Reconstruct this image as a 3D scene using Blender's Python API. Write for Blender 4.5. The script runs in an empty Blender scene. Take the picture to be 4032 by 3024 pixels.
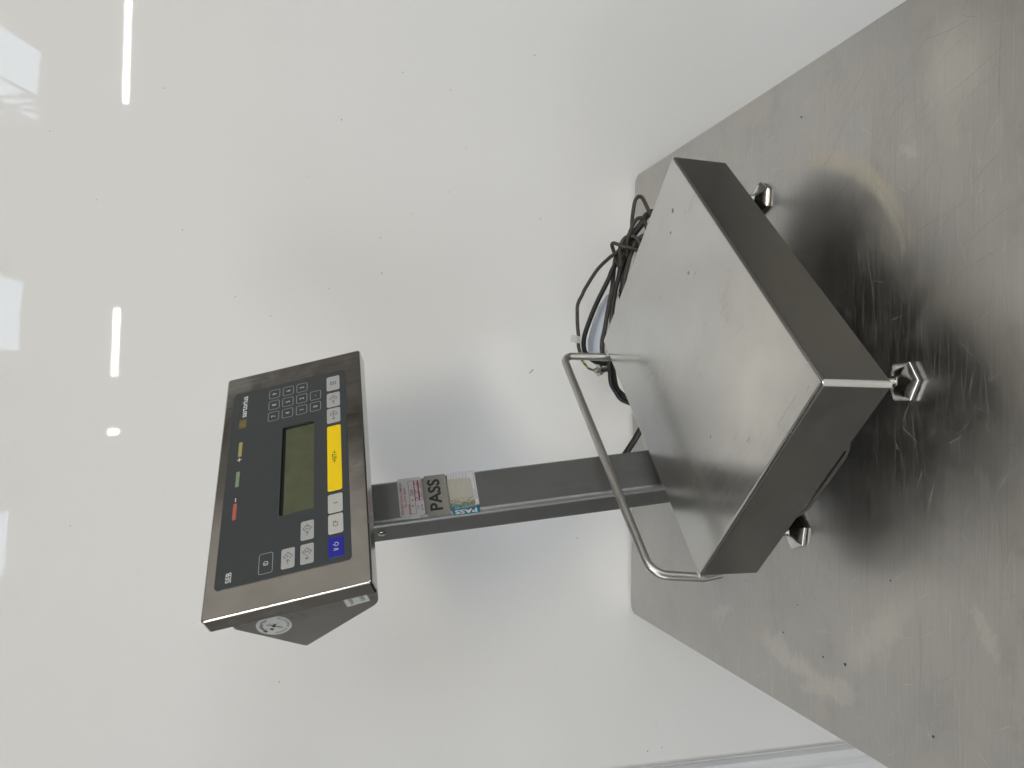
import bpy, bmesh, math, random
from mathutils import Matrix, Vector, noise
R = math.radians
random.seed(7)
S = bpy.context.scene
COL = S.collection

# ------------------------------------------------------------------ camera
def M34(r): return Matrix([r[0], r[1], r[2], [0, 0, 0, 1]])
cam_d = bpy.data.cameras.new('camera'); cam = bpy.data.objects.new('camera', cam_d); COL.objects.link(cam)
cam.matrix_world = M34([[0.01371, 0.99953, -0.02745, -0.02186], [-0.27079, -0.02271, -0.96237, -1.28808], [-0.96254, 0.02063, 0.27035, 0.58117]])
cam_d.sensor_fit = 'HORIZONTAL'; cam_d.sensor_width = 36.0; cam_d.lens = 36.0 * 3154.17 / 4032.0
cam_d.clip_start = 0.05; cam_d.clip_end = 100
S.camera = cam

# ------------------------------------------------------------------ light of the hall (no sun, no sky: indoors)
W = bpy.data.worlds.new('World'); S.world = W; W.use_nodes = True
bg = W.node_tree.nodes['Background']; bg.inputs[0].default_value = (0.82, 0.78, 0.72, 1); bg.inputs[1].default_value = 0.16
S.view_settings.view_transform = 'Standard'; S.view_settings.look = 'None'; S.view_settings.gamma = 1
S.view_settings.exposure = 0.02
FILL_L = 3.9      # radiance of the added fill panels overhead
TUBE_L = 26.0     # radiance of the strip lights

# ------------------------------------------------------------------ node helpers
def mat(name):
    m = bpy.data.materials.new(name); m.use_nodes = True
    return m, m.node_tree, m.node_tree.nodes['Principled BSDF']
def N(nt, t, **kw):
    n = nt.nodes.new(t)
    for k, v in kw.items():
        if k.startswith('i_'): n.inputs[k[2:].replace('_', ' ')].default_value = v
        else: setattr(n, k, v)
    return n
def L(nt, a, b): nt.links.new(a, b)
def coords(nt, scale=(1, 1, 1), rot=(0, 0, 0), loc=(0, 0, 0)):
    tc = N(nt, 'ShaderNodeTexCoord'); mp = N(nt, 'ShaderNodeMapping')
    mp.inputs['Scale'].default_value = scale; mp.inputs['Rotation'].default_value = rot; mp.inputs['Location'].default_value = loc
    L(nt, tc.outputs['Object'], mp.inputs['Vector']); return mp.outputs['Vector']
def noise_n(nt, vec, scale, detail=3, rough=.5):
    n = N(nt, 'ShaderNodeTexNoise'); n.inputs['Scale'].default_value = scale; n.inputs['Detail'].default_value = detail
    n.inputs['Roughness'].default_value = rough; L(nt, vec, n.inputs['Vector']); return n.outputs['Fac']
def rng(nt, v, a, b, c, d, smooth=False):
    n = N(nt, 'ShaderNodeMapRange'); n.inputs[1].default_value = a; n.inputs[2].default_value = b
    n.inputs[3].default_value = c; n.inputs[4].default_value = d
    if smooth: n.interpolation_type = 'SMOOTHSTEP'
    L(nt, v, n.inputs[0]); return n.outputs[0]
def mth(nt, op, a, b=None):
    n = N(nt, 'ShaderNodeMath', operation=op)
    for i, x in enumerate((a, b)):
        if x is None: continue
        if isinstance(x, (int, float)): n.inputs[i].default_value = x
        else: L(nt, x, n.inputs[i])
    return n.outputs[0]
def mixc(nt, f, a, b):
    n = N(nt, 'ShaderNodeMix', data_type='RGBA')
    if isinstance(f, (int, float)): n.inputs[0].default_value = f
    else: L(nt, f, n.inputs[0])
    for i, x in ((6, a), (7, b)):
        if isinstance(x, tuple): n.inputs[i].default_value = x + (1,)
        else: L(nt, x, n.inputs[i])
    return n.outputs[2]
def bump(nt, h, strength, dist, prev=None):
    b = N(nt, 'ShaderNodeBump'); b.inputs['Strength'].default_value = strength; b.inputs['Distance'].default_value = dist
    L(nt, h, b.inputs['Height'])
    if prev is not None: L(nt, prev, b.inputs['Normal'])
    return b.outputs[0]

def plain(name, col, rough=.5, metal=0.0, spec=.5, coat=0.0, grain=0.0, gscale=400, emit=None, es=1.0):
    m, nt, p = mat(name)
    p.inputs['Base Color'].default_value = col + (1,); p.inputs['Roughness'].default_value = rough
    p.inputs['Metallic'].default_value = metal; p.inputs['Specular IOR Level'].default_value = spec
    p.inputs['Coat Weight'].default_value = coat; p.inputs['Coat Roughness'].default_value = .1
    if grain:
        v = coords(nt); f = noise_n(nt, v, gscale, 3)
        f2 = noise_n(nt, v, gscale * .06, 4)
        c = mixc(nt, rng(nt, f, .3, .7, 0, 1), tuple(x * (1 - grain) for x in col), tuple(min(1, x * (1 + grain)) for x in col))
        c = mixc(nt, rng(nt, f2, .35, .65, 0, .5), c, tuple(x * (1 - grain) for x in col))
        L(nt, c, p.inputs['Base Color'])
    if emit:
        p.inputs['Emission Color'].default_value = emit + (1,); p.inputs['Emission Strength'].default_value = es
    return m

def steel(name, col=(.60, .59, .56), rough=.27, brush=(6, 900, 900), smudge=.06, bstr=.05, dirt=0.0, wob=0.0):
    """sheet stainless steel: brush = per-axis noise scale (small along the brushing)"""
    m, nt, p = mat(name)
    p.inputs['Metallic'].default_value = 1.0
    v = coords(nt, scale=brush); f = noise_n(nt, v, 1.0, 3, .6)
    u = coords(nt); s = noise_n(nt, u, 14, 5, .6); s2 = noise_n(nt, u, 55, 4, .6)
    r = mth(nt, 'ADD', rng(nt, f, .3, .7, rough - .03, rough + .04), rng(nt, s, .35, .65, -smudge, smudge))
    r = mth(nt, 'ADD', r, rng(nt, s2, .40, .85, 0, smudge * .3))
    L(nt, r, p.inputs['Roughness'])
    c = mixc(nt, rng(nt, s, .35, .7, 0, 1), col, tuple(x * .93 for x in col))
    if dirt:
        d = noise_n(nt, u, 120, 2, .5)
        dm = mth(nt, 'MULTIPLY', rng(nt, d, .70, .78, 0, 1), rng(nt, s, .45, .6, 0, dirt))
        c = mixc(nt, dm, c, (.05, .045, .04))
    L(nt, c, p.inputs['Base Color'])
    b = bump(nt, f, bstr, .0004)
    if wob:
        b = bump(nt, noise_n(nt, u, 9, 2), wob, .01, b)
    L(nt, b, p.inputs['Normal'])
    return m

# ------------------------------------------------------------------ materials
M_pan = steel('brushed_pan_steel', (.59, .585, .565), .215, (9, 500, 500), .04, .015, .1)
M_skirt_shaded = steel('shaded_skirt_steel', (.44, .435, .41), .34, (9, 500, 500), .03, .02, .25)  # darker copy of the pan steel, shade of the sides put into its colour
M_col = steel('dull_column_steel', (.265, .265, .26), .46, (500, 7, 500), .05, .02, .4)
M_head = steel('polished_housing_steel', (.52, .505, .475), .16, (500, 10, 500), .07, .01, .25, .04)
M_brk = steel('dull_bracket_steel', (.42, .415, .395), .30, (500, 10, 500), .05, .02, .3)
M_tube = steel('satin_tube_steel', (.56, .55, .52), .36, (60, 60, 60), .03, .004, .04)
M_foot = steel('polished_foot_steel', (.60, .595, .57), .16, (200, 200, 40), .03, .03, .2)
M_bolt = steel('zinc_plated_steel', (.50, .49, .46), .2, (200, 200, 200), .05, .05)
M_weld = steel('ground_weld_steel', (.80, .78, .73), .50, (400, 400, 8), .06, .1)
M_weld.node_tree.nodes['Principled BSDF'].inputs['Metallic'].default_value = .55
M_black = plain('dark_inside', (.02, .02, .018), .6)
M_rub = plain('black_rubber', (.02, .02, .02), .6, grain=.3)
M_cabA = plain('dusty_brown_black_cable', (.050, .042, .034), .48, grain=.35, gscale=160)
M_cabB = plain('black_cable', (.014, .014, .015), .36, grain=.3, gscale=200)
M_earth = None
M_white = plain('white_label_paper', (.62, .62, .60), .55, grain=.05, gscale=300)
M_ink = plain('black_ink', (.015, .015, .015), .5)
M_pale = plain('pale_blue_sheet', (.50, .55, .64), .22, grain=.04, gscale=30)
M_panel = plain('slate_membrane', (.052, .059, .064), .42, spec=.4, grain=.05, gscale=900)
M_keyg = plain('grey_key', (.43, .437, .437), .45, grain=.03, gscale=900)
M_keyl = plain('pale_grey_key', (.53, .53, .51), .45, grain=.03, gscale=900)
M_keyy = plain('yellow_key', (1.0, .70, .002), .42, grain=.03, gscale=900)
M_keyb = plain('blue_key', (.014, .020, .33), .45, grain=.1, gscale=300)
M_wprint = plain('white_print', (.85, .87, .87), .5)
M_gprint = plain('grey_print', (.46, .48, .50), .5)
M_bprint = plain('black_print', (.015, .015, .015), .5)
M_lcd = plain('olive_display', (.105, .115, .068), .25, grain=.12, gscale=60)
M_lcde = plain('black_display_edge', (.006, .007, .006), .4)
M_ly = plain('dim_yellow_lens', (.42, .38, .13), .4)
M_lg = plain('dim_green_lens', (.24, .33, .21), .4)
M_lr = plain('dim_red_lens', (.50, .12, .09), .4)
M_logo = plain('amber_print', (.55, .36, .03), .5)
M_red = plain('red_print', (.42, .03, .035), .5)
M_orange = plain('faded_orange_print', (.60, .15, .06), .5)
M_beige = plain('worn_beige_label', (.26, .245, .215), .6, grain=.12, gscale=260)
M_stick = plain('sticker_white', (.58, .58, .585), .5, grain=.04, gscale=300)
M_lav = plain('sticker_pale_lilac', (.52, .53, .57), .5, grain=.06, gscale=300)
M_teal = plain('teal_sticker_band', (.010, .16, .24), .45, grain=.15, gscale=200)
M_grid = plain('faint_grey_line', (.16, .16, .19), .5)
M_tan = plain('curled_tan_paper', (.30, .24, .18), .6, grain=.2, gscale=200)
M_rnd = plain('round_sticker_white', (.58, .59, .57), .45, grain=.03, gscale=300)
M_wing = plain('grey_wing_print', (.25, .25, .25), .5)
M_spk = plain('dark_speck', (.06, .05, .04), .7)
M_wsp = plain('grey_wall_speck', (.24, .22, .19), .7)

def worn_label():
    m, nt, p = mat('faded_moss_label')
    v = coords(nt); f = noise_n(nt, v, 260, 5, .7); sp = N(nt, 'ShaderNodeSeparateXYZ'); L(nt, v, sp.inputs[0])
    # a worn green lower edge on a beige label (x runs across the column)
    edge = mth(nt, 'ADD', sp.outputs[0], rng(nt, f, .3, .7, -.010, .010))
    c = mixc(nt, rng(nt, edge, -.020, -.010, 1, 0), (.42, .41, .36), (.13, .17, .09))
    c = mixc(nt, rng(nt, noise_n(nt, v, 500, 3), .35, .7, 0, .35), c, (.22, .21, .17))
    L(nt, c, p.inputs['Base Color']); p.inputs['Roughness'].default_value = .6
    return m
M_moss = worn_label()

def earth_mat():
    m, nt, p = mat('green_yellow_wire')
    v = coords(nt, rot=(0, 0, .6)); w = N(nt, 'ShaderNodeTexWave'); w.inputs['Scale'].default_value = 55; L(nt, v, w.inputs['Vector'])
    c = mixc(nt, rng(nt, w.outputs['Fac'], .45, .55, 0, 1), (.34, .30, .08), (.06, .07, .03)); L(nt, c, p.inputs['Base Color'])
    p.inputs['Roughness'].default_value = .4
    return m
M_earth = earth_mat()

def wall_mat():
    m, nt, p = mat('glossy_white_wall_sheet')
    v = coords(nt); f = noise_n(nt, v, 1.3, 3)
    c = mixc(nt, rng(nt, f, .3, .7, 0, 1), (.790, .793, .795), (.820, .822, .822))
    f3 = noise_n(nt, v, 26, 5, .7)
    c = mixc(nt, rng(nt, f3, .62, .80, 0, .35), c, (.74, .735, .71))
    L(nt, c, p.inputs['Base Color']); p.inputs['Roughness'].default_value = .03
    p.inputs['Roughness'].default_value = .02; p.inputs['IOR'].default_value = 1.47
    w = coords(nt, scale=(1, 1, 1)); b = bump(nt, noise_n(nt, w, 60, 2), .05, .0002)
    b = bump(nt, noise_n(nt, w, 5, 1), .12, .0008, b)
    L(nt, b, p.inputs['Normal'])
    return m
M_wall = wall_mat()

def strip_mat():
    m, nt, p = mat('pale_blue_seam_strip')
    v = coords(nt, scale=(30, 1, 1.6)); f = noise_n(nt, v, 2.2, 3)
    c = mixc(nt, rng(nt, f, .40, .62, 0, 1), (.71, .725, .75), (.79, .80, .815)); L(nt, c, p.inputs['Base Color'])  # bluish tone with grey waves: a reflection put into the colour
    p.inputs['Roughness'].default_value = .12
    L(nt, bump(nt, f, .5, .004), p.inputs['Normal'])
    return m
M_strip = strip_mat()

def table_mat():
    m, nt, p = mat('scratched_table_steel')
    p.inputs['Metallic'].default_value = 1.0
    v = coords(nt)
    big = noise_n(nt, v, 3.2, 4, .55); mid = noise_n(nt, v, 17, 5, .6); fine = noise_n(nt, v, 160, 3, .6)
    # brushing and long scratches run left to right (x)
    br = noise_n(nt, coords(nt, scale=(5, 420, 1)), 1.0, 3, .6)
    def scr(sx, sy, rot, thr, seed):
        s = noise_n(nt, coords(nt, scale=(sx, sy, 1), rot=(0, 0, rot), loc=(seed, seed * 1.7, 0)), 1.0, 1, .4)
        return rng(nt, s, thr, thr + .035, 0, 1)
    s1 = scr(8, 620, .02, .680, 1.3); s2 = scr(11, 520, -.10, .700, 5.1); s3 = scr(18, 400, .55, .735, 9.7); s4 = scr(16, 380, -.9, .74, 3.3)
    s5 = scr(26, 800, .08, .67, 7.9)
    gate = rng(nt, noise_n(nt, v, 7, 2), .40, .55, .15, 1)
    sc = mth(nt, 'MAXIMUM', mth(nt, 'MAXIMUM', s1, s2), mth(nt, 'MAXIMUM', s3, mth(nt, 'MAXIMUM', s4, s5)))
    sc = mth(nt, 'MULTIPLY', sc, gate)
    # dried wipe marks with shapes of their own, on the bench where they lie
    sp = N(nt, 'ShaderNodeSeparateXYZ'); L(nt, v, sp.inputs[0]); X, Y = sp.outputs[0], sp.outputs[1]
    wob = rng(nt, mid, .3, .7, -.018, .018)
    wob2 = mth(nt, 'ADD', rng(nt, fine, .3, .7, -.003, .003), rng(nt, noise_n(nt, v, 40, 4, .6), .3, .7, -.010, .010))
    def ell(cx, cy, a, b, ang, soft=.25):
        dx = mth(nt, 'SUBTRACT', X, cx); dy = mth(nt, 'SUBTRACT', Y, cy); c, s = math.cos(ang), math.sin(ang)
        u = mth(nt, 'DIVIDE', mth(nt, 'ADD', mth(nt, 'ADD', mth(nt, 'MULTIPLY', dx, c), mth(nt, 'MULTIPLY', dy, s)), wob), a)
        w = mth(nt, 'DIVIDE', mth(nt, 'ADD', mth(nt, 'SUBTRACT', mth(nt, 'MULTIPLY', dy, c), mth(nt, 'MULTIPLY', dx, s)), wob2), b)
        d = mth(nt, 'SQRT', mth(nt, 'ADD', mth(nt, 'MULTIPLY', u, u), mth(nt, 'MULTIPLY', w, w)))
        return rng(nt, d, 1 - soft, 1 + soft, 1, 0)
    # arc: ring round a centre, kept between two ends
    dx = mth(nt, 'SUBTRACT', X, .100); dy = mth(nt, 'SUBTRACT', Y, -.465)
    d = mth(nt, 'SQRT', mth(nt, 'ADD', mth(nt, 'MULTIPLY', dx, dx), mth(nt, 'MULTIPLY', dy, dy)))
    d = mth(nt, 'ADD', d, mth(nt, 'MULTIPLY', mth(nt, 'SUBTRACT', X, .2), .10))
    dd = mth(nt, 'ABSOLUTE', mth(nt, 'SUBTRACT', mth(nt, 'ADD', d, rng(nt, fine, .3, .7, -.003, .003)), .176))
    ring = rng(nt, dd, .004, .014, 1, 0)
    crease = rng(nt, dd, .0, .0025, .65, 0)
    diag = mth(nt, 'SUBTRACT', X, mth(nt, 'MULTIPLY', Y, 1.0))    # keep the side away from the scale
    ring = mth(nt, 'MULTIPLY', ring, rng(nt, Y, -.480, -.505, 0, 1)); ring = mth(nt, 'MULTIPLY', ring, rng(nt, X, .12, .20, 0, 1))
    ring = mth(nt, 'MAXIMUM', mth(nt, 'SUBTRACT', ring, crease), 0.0)
    pats = [ell(-.316, -.452, .058, .013, 1.38, .35), ell(-.202, -.729, .021, .0085, .38, .2), ell(-.330, -.520, .04, .010, -1.35), ell(.235, -.64, .016, .008, 1.3),
            ell(-.25, -.60, .05, .016, -.8, .5), ell(.29, -.70, .045, .03, .3, .6), ell(-.30, -.30, .02, .006, -1.2)]
    pat = pats[0]
    for q in pats[1:]: pat = mth(nt, 'MAXIMUM', pat, mth(nt, 'MULTIPLY', q, .9))
    blot = mth(nt, 'MULTIPLY', rng(nt, mid, .47, .62, 0, .8), rng(nt, big, .38, .6, .25, 1))
    haze = mth(nt, 'MINIMUM', mth(nt, 'ADD', mth(nt, 'ADD', blot, mth(nt, 'MULTIPLY', pat, .50)), mth(nt, 'MULTIPLY', ring, .9)), 1.0)
    edge = rng(nt, Y, -.735, -.768, 0, 1)
    grime = mth(nt, 'MULTIPLY', edge, rng(nt, mid, .50, .66, .0, .35))
    base = mixc(nt, rng(nt, big, .3, .7, 0, 1), (.545, .530, .506), (.490, .482, .468))
    base = mixc(nt, rng(nt, noise_n(nt, coords(nt, loc=(3, 8, 0)), 11, 6, .7), .52, .66, 0, .35), base, (.38, .37, .35))
    base = mixc(nt, rng(nt, br, .25, .75, .35, 0), base, (.40, .385, .36))
    base = mixc(nt, mth(nt, 'MULTIPLY', haze, .6), base, (.58, .56, .51))
    base = mixc(nt, mth(nt, 'MULTIPLY', ring, .85), base, (.54, .50, .41))
    base = mixc(nt, grime, base, (.20, .18, .15))
    base = mixc(nt, mth(nt, 'MULTIPLY', pat, .6), base, (.58, .57, .52))
    base = mixc(nt, mth(nt, 'MULTIPLY', sc, .30), base, (.75, .73, .68))
    L(nt, base, p.inputs['Base Color'])
    r = mth(nt, 'ADD', rng(nt, br, .3, .7, .33, .37), rng(nt, big, .3, .7, -.03, .05))
    r = mth(nt, 'ADD', r, rng(nt, mid, .35, .7, -.02, .03))
    r = mth(nt, 'ADD', r, mth(nt, 'MULTIPLY', haze, .06)); r = mth(nt, 'ADD', r, mth(nt, 'MULTIPLY', sc, .10))
    L(nt, r, p.inputs['Roughness'])
    # the dried marks scatter a little light like a thin film of dirt
    L(nt, rng(nt, mth(nt, 'MAXIMUM', mth(nt, 'MAXIMUM', mth(nt, 'MULTIPLY', haze, .10), mth(nt, 'MAXIMUM', mth(nt, 'MULTIPLY', ring, .9), mth(nt, 'MULTIPLY', pat, .50))), mth(nt, 'MULTIPLY', sc, .10)), 0, 1, .985, .40), p.inputs['Metallic'])
    b = bump(nt, br, .015, .0003); b = bump(nt, sc, .03, .0003, b); b = bump(nt, noise_n(nt, v, 5, 2), .04, .006, b)
    L(nt, b, p.inputs['Normal'])
    return m
M_table = table_mat()
M_floor = plain('grey_hall_floor', (.025, .024, .021), .5, grain=.15, gscale=8)
M_ceil = plain('dark_roof_lining', (.27, .25, .225), .8, grain=.1, gscale=3)
M_leg = steel('table_leg_steel', (.5, .49, .47), .3, (400, 400, 6))

# ------------------------------------------------------------------ mesh helpers
def link(name, me, mats, parent=None, world=None, label=None):
    o = bpy.data.objects.new(name, me)
    for m in (mats if isinstance(mats, (list, tuple)) else [mats]): me.materials.append(m)
    COL.objects.link(o)
    if parent is not None: o.parent = parent
    if world is not None:
        pw = WORLD.get(parent.name, Matrix()) if parent is not None else Matrix()
        o.matrix_local = pw.inverted() @ world; WORLD[o.name] = world.copy()
    elif parent is not None: WORLD[o.name] = WORLD[parent.name].copy()
    else: WORLD[o.name] = Matrix()
    if label: o['label'] = label
    return o
WORLD = {}
def thing(name, label, cat, world=Matrix(), group=None):
    o = bpy.data.objects.new(name, None); o.empty_display_size = .02; COL.objects.link(o); o.matrix_world = world; WORLD[o.name] = world.copy()
    o['label'] = label; o['category'] = cat
    if group: o['group'] = group
    return o
def tag(o, label=None, cat=None, group=None, kind=None):
    for k, v in (('label', label), ('category', cat), ('group', group), ('kind', kind)):
        if v: o[k] = v
    return o
def bm_done(bm, smooth=None, wn=False):
    bmesh.ops.recalc_face_normals(bm, faces=bm.faces[:])
    me = bpy.data.meshes.new('mesh'); bm.to_mesh(me); bm.free()
    if smooth is not None:
        for p in me.polygons: p.use_smooth = True
        me.set_sharp_from_angle(angle=R(smooth))
    return me
def wnorm(o):
    md = o.modifiers.new('normals', 'WEIGHTED_NORMAL'); md.keep_sharp = True; md.weight = 100; return o
def rrect(hx, hy, r, n=5, cx=0, cy=0):
    """rounded rectangle outline, anticlockwise"""
    out = []
    for k, (sx, sy) in enumerate(((1, -1), (1, 1), (-1, 1), (-1, -1))):
        a0 = -90 + 90 * k
        for i in range(n + 1):
            a = R(a0 + 90 * i / n); out.append((cx + sx * (hx - r) + r * math.cos(a), cy + sy * (hy - r) + r * math.sin(a)))
    return out
def loft(bm, rings, close_first=True, close_last=True, mi=0):
    vs = [[bm.verts.new(p) for p in r] for r in rings]; n = len(vs[0])
    for a, b in zip(vs, vs[1:]):
        for i in range(n):
            f = bm.faces.new((a[i], a[(i + 1) % n], b[(i + 1) % n], b[i])); f.material_index = mi
    if close_first: bm.faces.new(list(reversed(vs[0]))).material_index = mi
    if close_last: bm.faces.new(vs[-1]).material_index = mi
    return vs
def rounded_block(bm, hx, hy, z0, z1, rv, rt, rb=0.0, n=5, cx=0, cy=0, open_bottom=False, nv=5):
    """block with rounded upright corners (rv), top edge radius rt, bottom edge radius rb"""
    rings = []
    if rb:
        for i in range(n + 1):
            a = R(90 * i / n); d = rb * (1 - math.sin(a)); rings.append([(x, y, z0 + rb * (1 - math.cos(a))) for x, y in rrect(hx - d, hy - d, max(rv - d, 1e-4), nv, cx, cy)])
    else: rings.append([(x, y, z0) for x, y in rrect(hx, hy, rv, nv, cx, cy)])
    for i in range(n + 1):
        a = R(90 * i / n); d = rt * (1 - math.cos(a)); rings.append([(x, y, z1 - rt + rt * math.sin(a)) for x, y in rrect(hx - d, hy - d, max(rv - d, 1e-4), nv, cx, cy)])
    loft(bm, rings, close_first=not open_bottom)
def box(bm, a, b, mi=0):
    vs = [bm.verts.new((x, y, z)) for z in (a[2], b[2]) for x, y in ((a[0], a[1]), (b[0], a[1]), (b[0], b[1]), (a[0], b[1]))]
    for f in ((3, 2, 1, 0), (4, 5, 6, 7), (0, 1, 5, 4), (1, 2, 6, 5), (2, 3, 7, 6), (3, 0, 4, 7)):
        bm.faces.new([vs[i] for i in f]).material_index = mi
def spline(pts, sub=6):
    P = [Vector(p) for p in pts]; P = [P[0] * 2 - P[1]] + P + [P[-1] * 2 - P[-2]]; out = []
    for i in range(1, len(P) - 2):
        p0, p1, p2, p3 = P[i - 1:i + 3]
        for k in range(sub):
            t = k / sub; out.append(.5 * ((2 * p1) + (p2 - p0) * t + (2 * p0 - 5 * p1 + 4 * p2 - p3) * t * t + (3 * p1 - p0 - 3 * p2 + p3) * t ** 3))
    out.append(P[-2]); return out
def sweep(bm, pts, r, n=12, mi=0, cap=True):
    pts = [Vector(p) for p in pts]; tang = []
    for i in range(len(pts)):
        t = (pts[min(i + 1, len(pts) - 1)] - pts[max(i - 1, 0)]).normalized(); tang.append(t)
    up = Vector((0, 0, 1)) if abs(tang[0].z) < .9 else Vector((1, 0, 0)); u = (up - tang[0] * up.dot(tang[0])).normalized(); rings = []
    for p, t in zip(pts, tang):
        u = (u - t * u.dot(t)).normalized(); v = t.cross(u); rr = r
        rings.append([p + (u * math.cos(2 * math.pi * k / n) + v * math.sin(2 * math.pi * k / n)) * rr for k in range(n)])
    loft(bm, rings, cap, cap, mi)
def fillet(pts, rad, seg=7):
    P = [Vector(p) for p in pts]; out = [P[0]]
    for i in range(1, len(P) - 1):
        a, b, c = P[i - 1], P[i], P[i + 1]; d1 = (a - b).normalized(); d2 = (c - b).normalized(); rr = rad[i - 1] if isinstance(rad, (list, tuple)) else rad
        ang = d1.angle(d2); t = rr / math.tan(ang / 2); s = b + d1 * t; e = b + d2 * t; bis = (d1 + d2).normalized(); ctr = b + bis * (rr / math.sin(ang / 2))
        v0 = s - ctr; v1 = e - ctr; th = v0.angle(v1)
        for k in range(seg + 1):
            q = k / seg; out.append(ctr + (v0 * math.sin((1 - q) * th) + v1 * math.sin(q * th)) / math.sin(th))
    out.append(P[-1]); return out

class Flat:
    """thin print built of real polygons lying on a surface (x right, y up, z off the surface), units mm"""
    def __init__(s): s.v = []; s.f = []; s.mi = []; s.mats = []
    def m(s, mt):
        if mt not in s.mats: s.mats.append(mt)
        return s.mats.index(mt)
    def poly(s, pts, mt, z=0.0):
        b = len(s.v); s.v += [(x * .001, y * .001, z * .001) for x, y in pts]; s.f.append(tuple(range(b, b + len(pts)))); s.mi.append(s.m(mt)); return s
    def rect(s, x0, y0, x1, y1, mt, z=0.0): return s.poly([(x0, y0), (x1, y0), (x1, y1), (x0, y1)], mt, z)
    def rr(s, cx, cy, w, h, r, mt, z=0.0, n=5): return s.poly(rrect(w / 2, h / 2, r, n, cx, cy), mt, z)
    def ring(s, outer, inner, mt, z=0.0):
        n = len(outer)
        for i in range(n): s.poly([outer[i], outer[(i + 1) % n], inner[(i + 1) % n], inner[i]], mt, z)
        return s
    def outline(s, cx, cy, w, h, r, t, mt, z=0.0): return s.ring(rrect(w / 2, h / 2, r, 5, cx, cy), rrect(w / 2 - t, h / 2 - t, max(r - t, .1), 5, cx, cy), mt, z)
    def line(s, pts, t, mt, z=0.0):
        for (ax, ay), (bx, by) in zip(pts, pts[1:]):
            d = math.hypot(bx - ax, by - ay) or 1; nx, ny = -(by - ay) / d * t / 2, (bx - ax) / d * t / 2; ex, ey = (bx - ax) / d * t * .3, (by - ay) / d * t * .3
            s.poly([(ax - nx - ex, ay - ny - ey), (bx - nx + ex, by - ny + ey), (bx + nx + ex, by + ny + ey), (ax + nx - ex, ay + ny - ey)], mt, z)
        return s
    def disc(s, cx, cy, a, b, mt, z=0.0, n=28, rot=0.0):
        c, q = math.cos(rot), math.sin(rot); pts = []
        for k in range(n):
            t = 2 * math.pi * k / n; x, y = a * math.cos(t), b * math.sin(t); pts.append((cx + x * c - y * q, cy + x * q + y * c))
        return s.poly(pts, mt, z)
    def text(s, st, cx, cy, h, mt, z=0.0, sx=1.0, rot=0.0, width=None, bold=0.0, shear=0.0, anchor='C'):
        V, F = glyphs(st, bold, shear)
        if not V: return s
        xs = [v[0] for v in V]; ys = [v[1] for v in V]; x0, x1 = min(xs), max(xs); y0, y1 = CAP if st not in ('.', '-') else (min(ys), max(ys))
        k = h / (CAP[1] - CAP[0]); kx = k * sx if width is None else width / (x1 - x0)
        c, q = math.cos(rot), math.sin(rot); b = len(s.v); mx = (x0 + x1) / 2 if anchor == 'C' else x0; my = (CAP[0] + CAP[1]) / 2
        for x, y in V:
            X, Y = (x - mx) * kx, (y - my) * k; s.v.append(((cx + X * c - Y * q) * .001, (cy + X * q + Y * c) * .001, z * .001))
        for f in F: s.f.append(tuple(b + i for i in f)); s.mi.append(s.m(mt))
        return s
    def arc_text(s, st, cx, cy, r, a0, a1, h, mt, z=0.0, inside=False, bold=0.0, sx=.8):
        for i, ch in enumerate(st):
            a = a0 + (a1 - a0) * (i + .5) / len(st)
            if ch == ' ': continue
            s.text(ch, cx + r * math.cos(R(a)), cy + r * math.sin(R(a)), h, mt, z, sx=sx, rot=R(a - 90) if not inside else R(a + 90), bold=bold)
        return s
    def mesh(s):
        me = bpy.data.meshes.new('print'); me.from_pydata(s.v, [], s.f)
        for i, p in enumerate(me.polygons): p.material_index = s.mi[i]
        me.update(); return me
    def make(s, name, parent, frame, off=0.0, label=None):
        w = frame @ Matrix.Translation((0, 0, off)); return link(name, s.mesh(), s.mats, parent, w, label)
_gc = {}
def glyphs(st, bold, shear):
    key = (st, bold, shear)
    if key in _gc: return _gc[key]
    cu = bpy.data.curves.new('t', 'FONT'); cu.body = st; cu.size = 1; cu.offset = bold; cu.shear = shear; cu.resolution_u = 3
    ob = bpy.data.objects.new('t', cu); COL.objects.link(ob); dg = bpy.context.evaluated_depsgraph_get()
    me = bpy.data.meshes.new_from_object(ob.evaluated_get(dg))
    V = [(v.co.x, v.co.y) for v in me.vertices]; F = [tuple(p.vertices) for p in me.polygons]
    # keep every face looking towards +z
    out = []
    for f in F:
        a = 0
        for i in range(len(f)): x0, y0 = V[f[i]]; x1, y1 = V[f[(i + 1) % len(f)]]; a += x0 * y1 - x1 * y0
        out.append(f if a > 0 else tuple(reversed(f)))
    bpy.data.objects.remove(ob); bpy.data.curves.remove(cu); bpy.data.meshes.remove(me)
    _gc[key] = (V, out); return _gc[key]
_v, _ = glyphs('H', 0, 0); CAP = (min(v[1] for v in _v), max(v[1] for v in _v))

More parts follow.
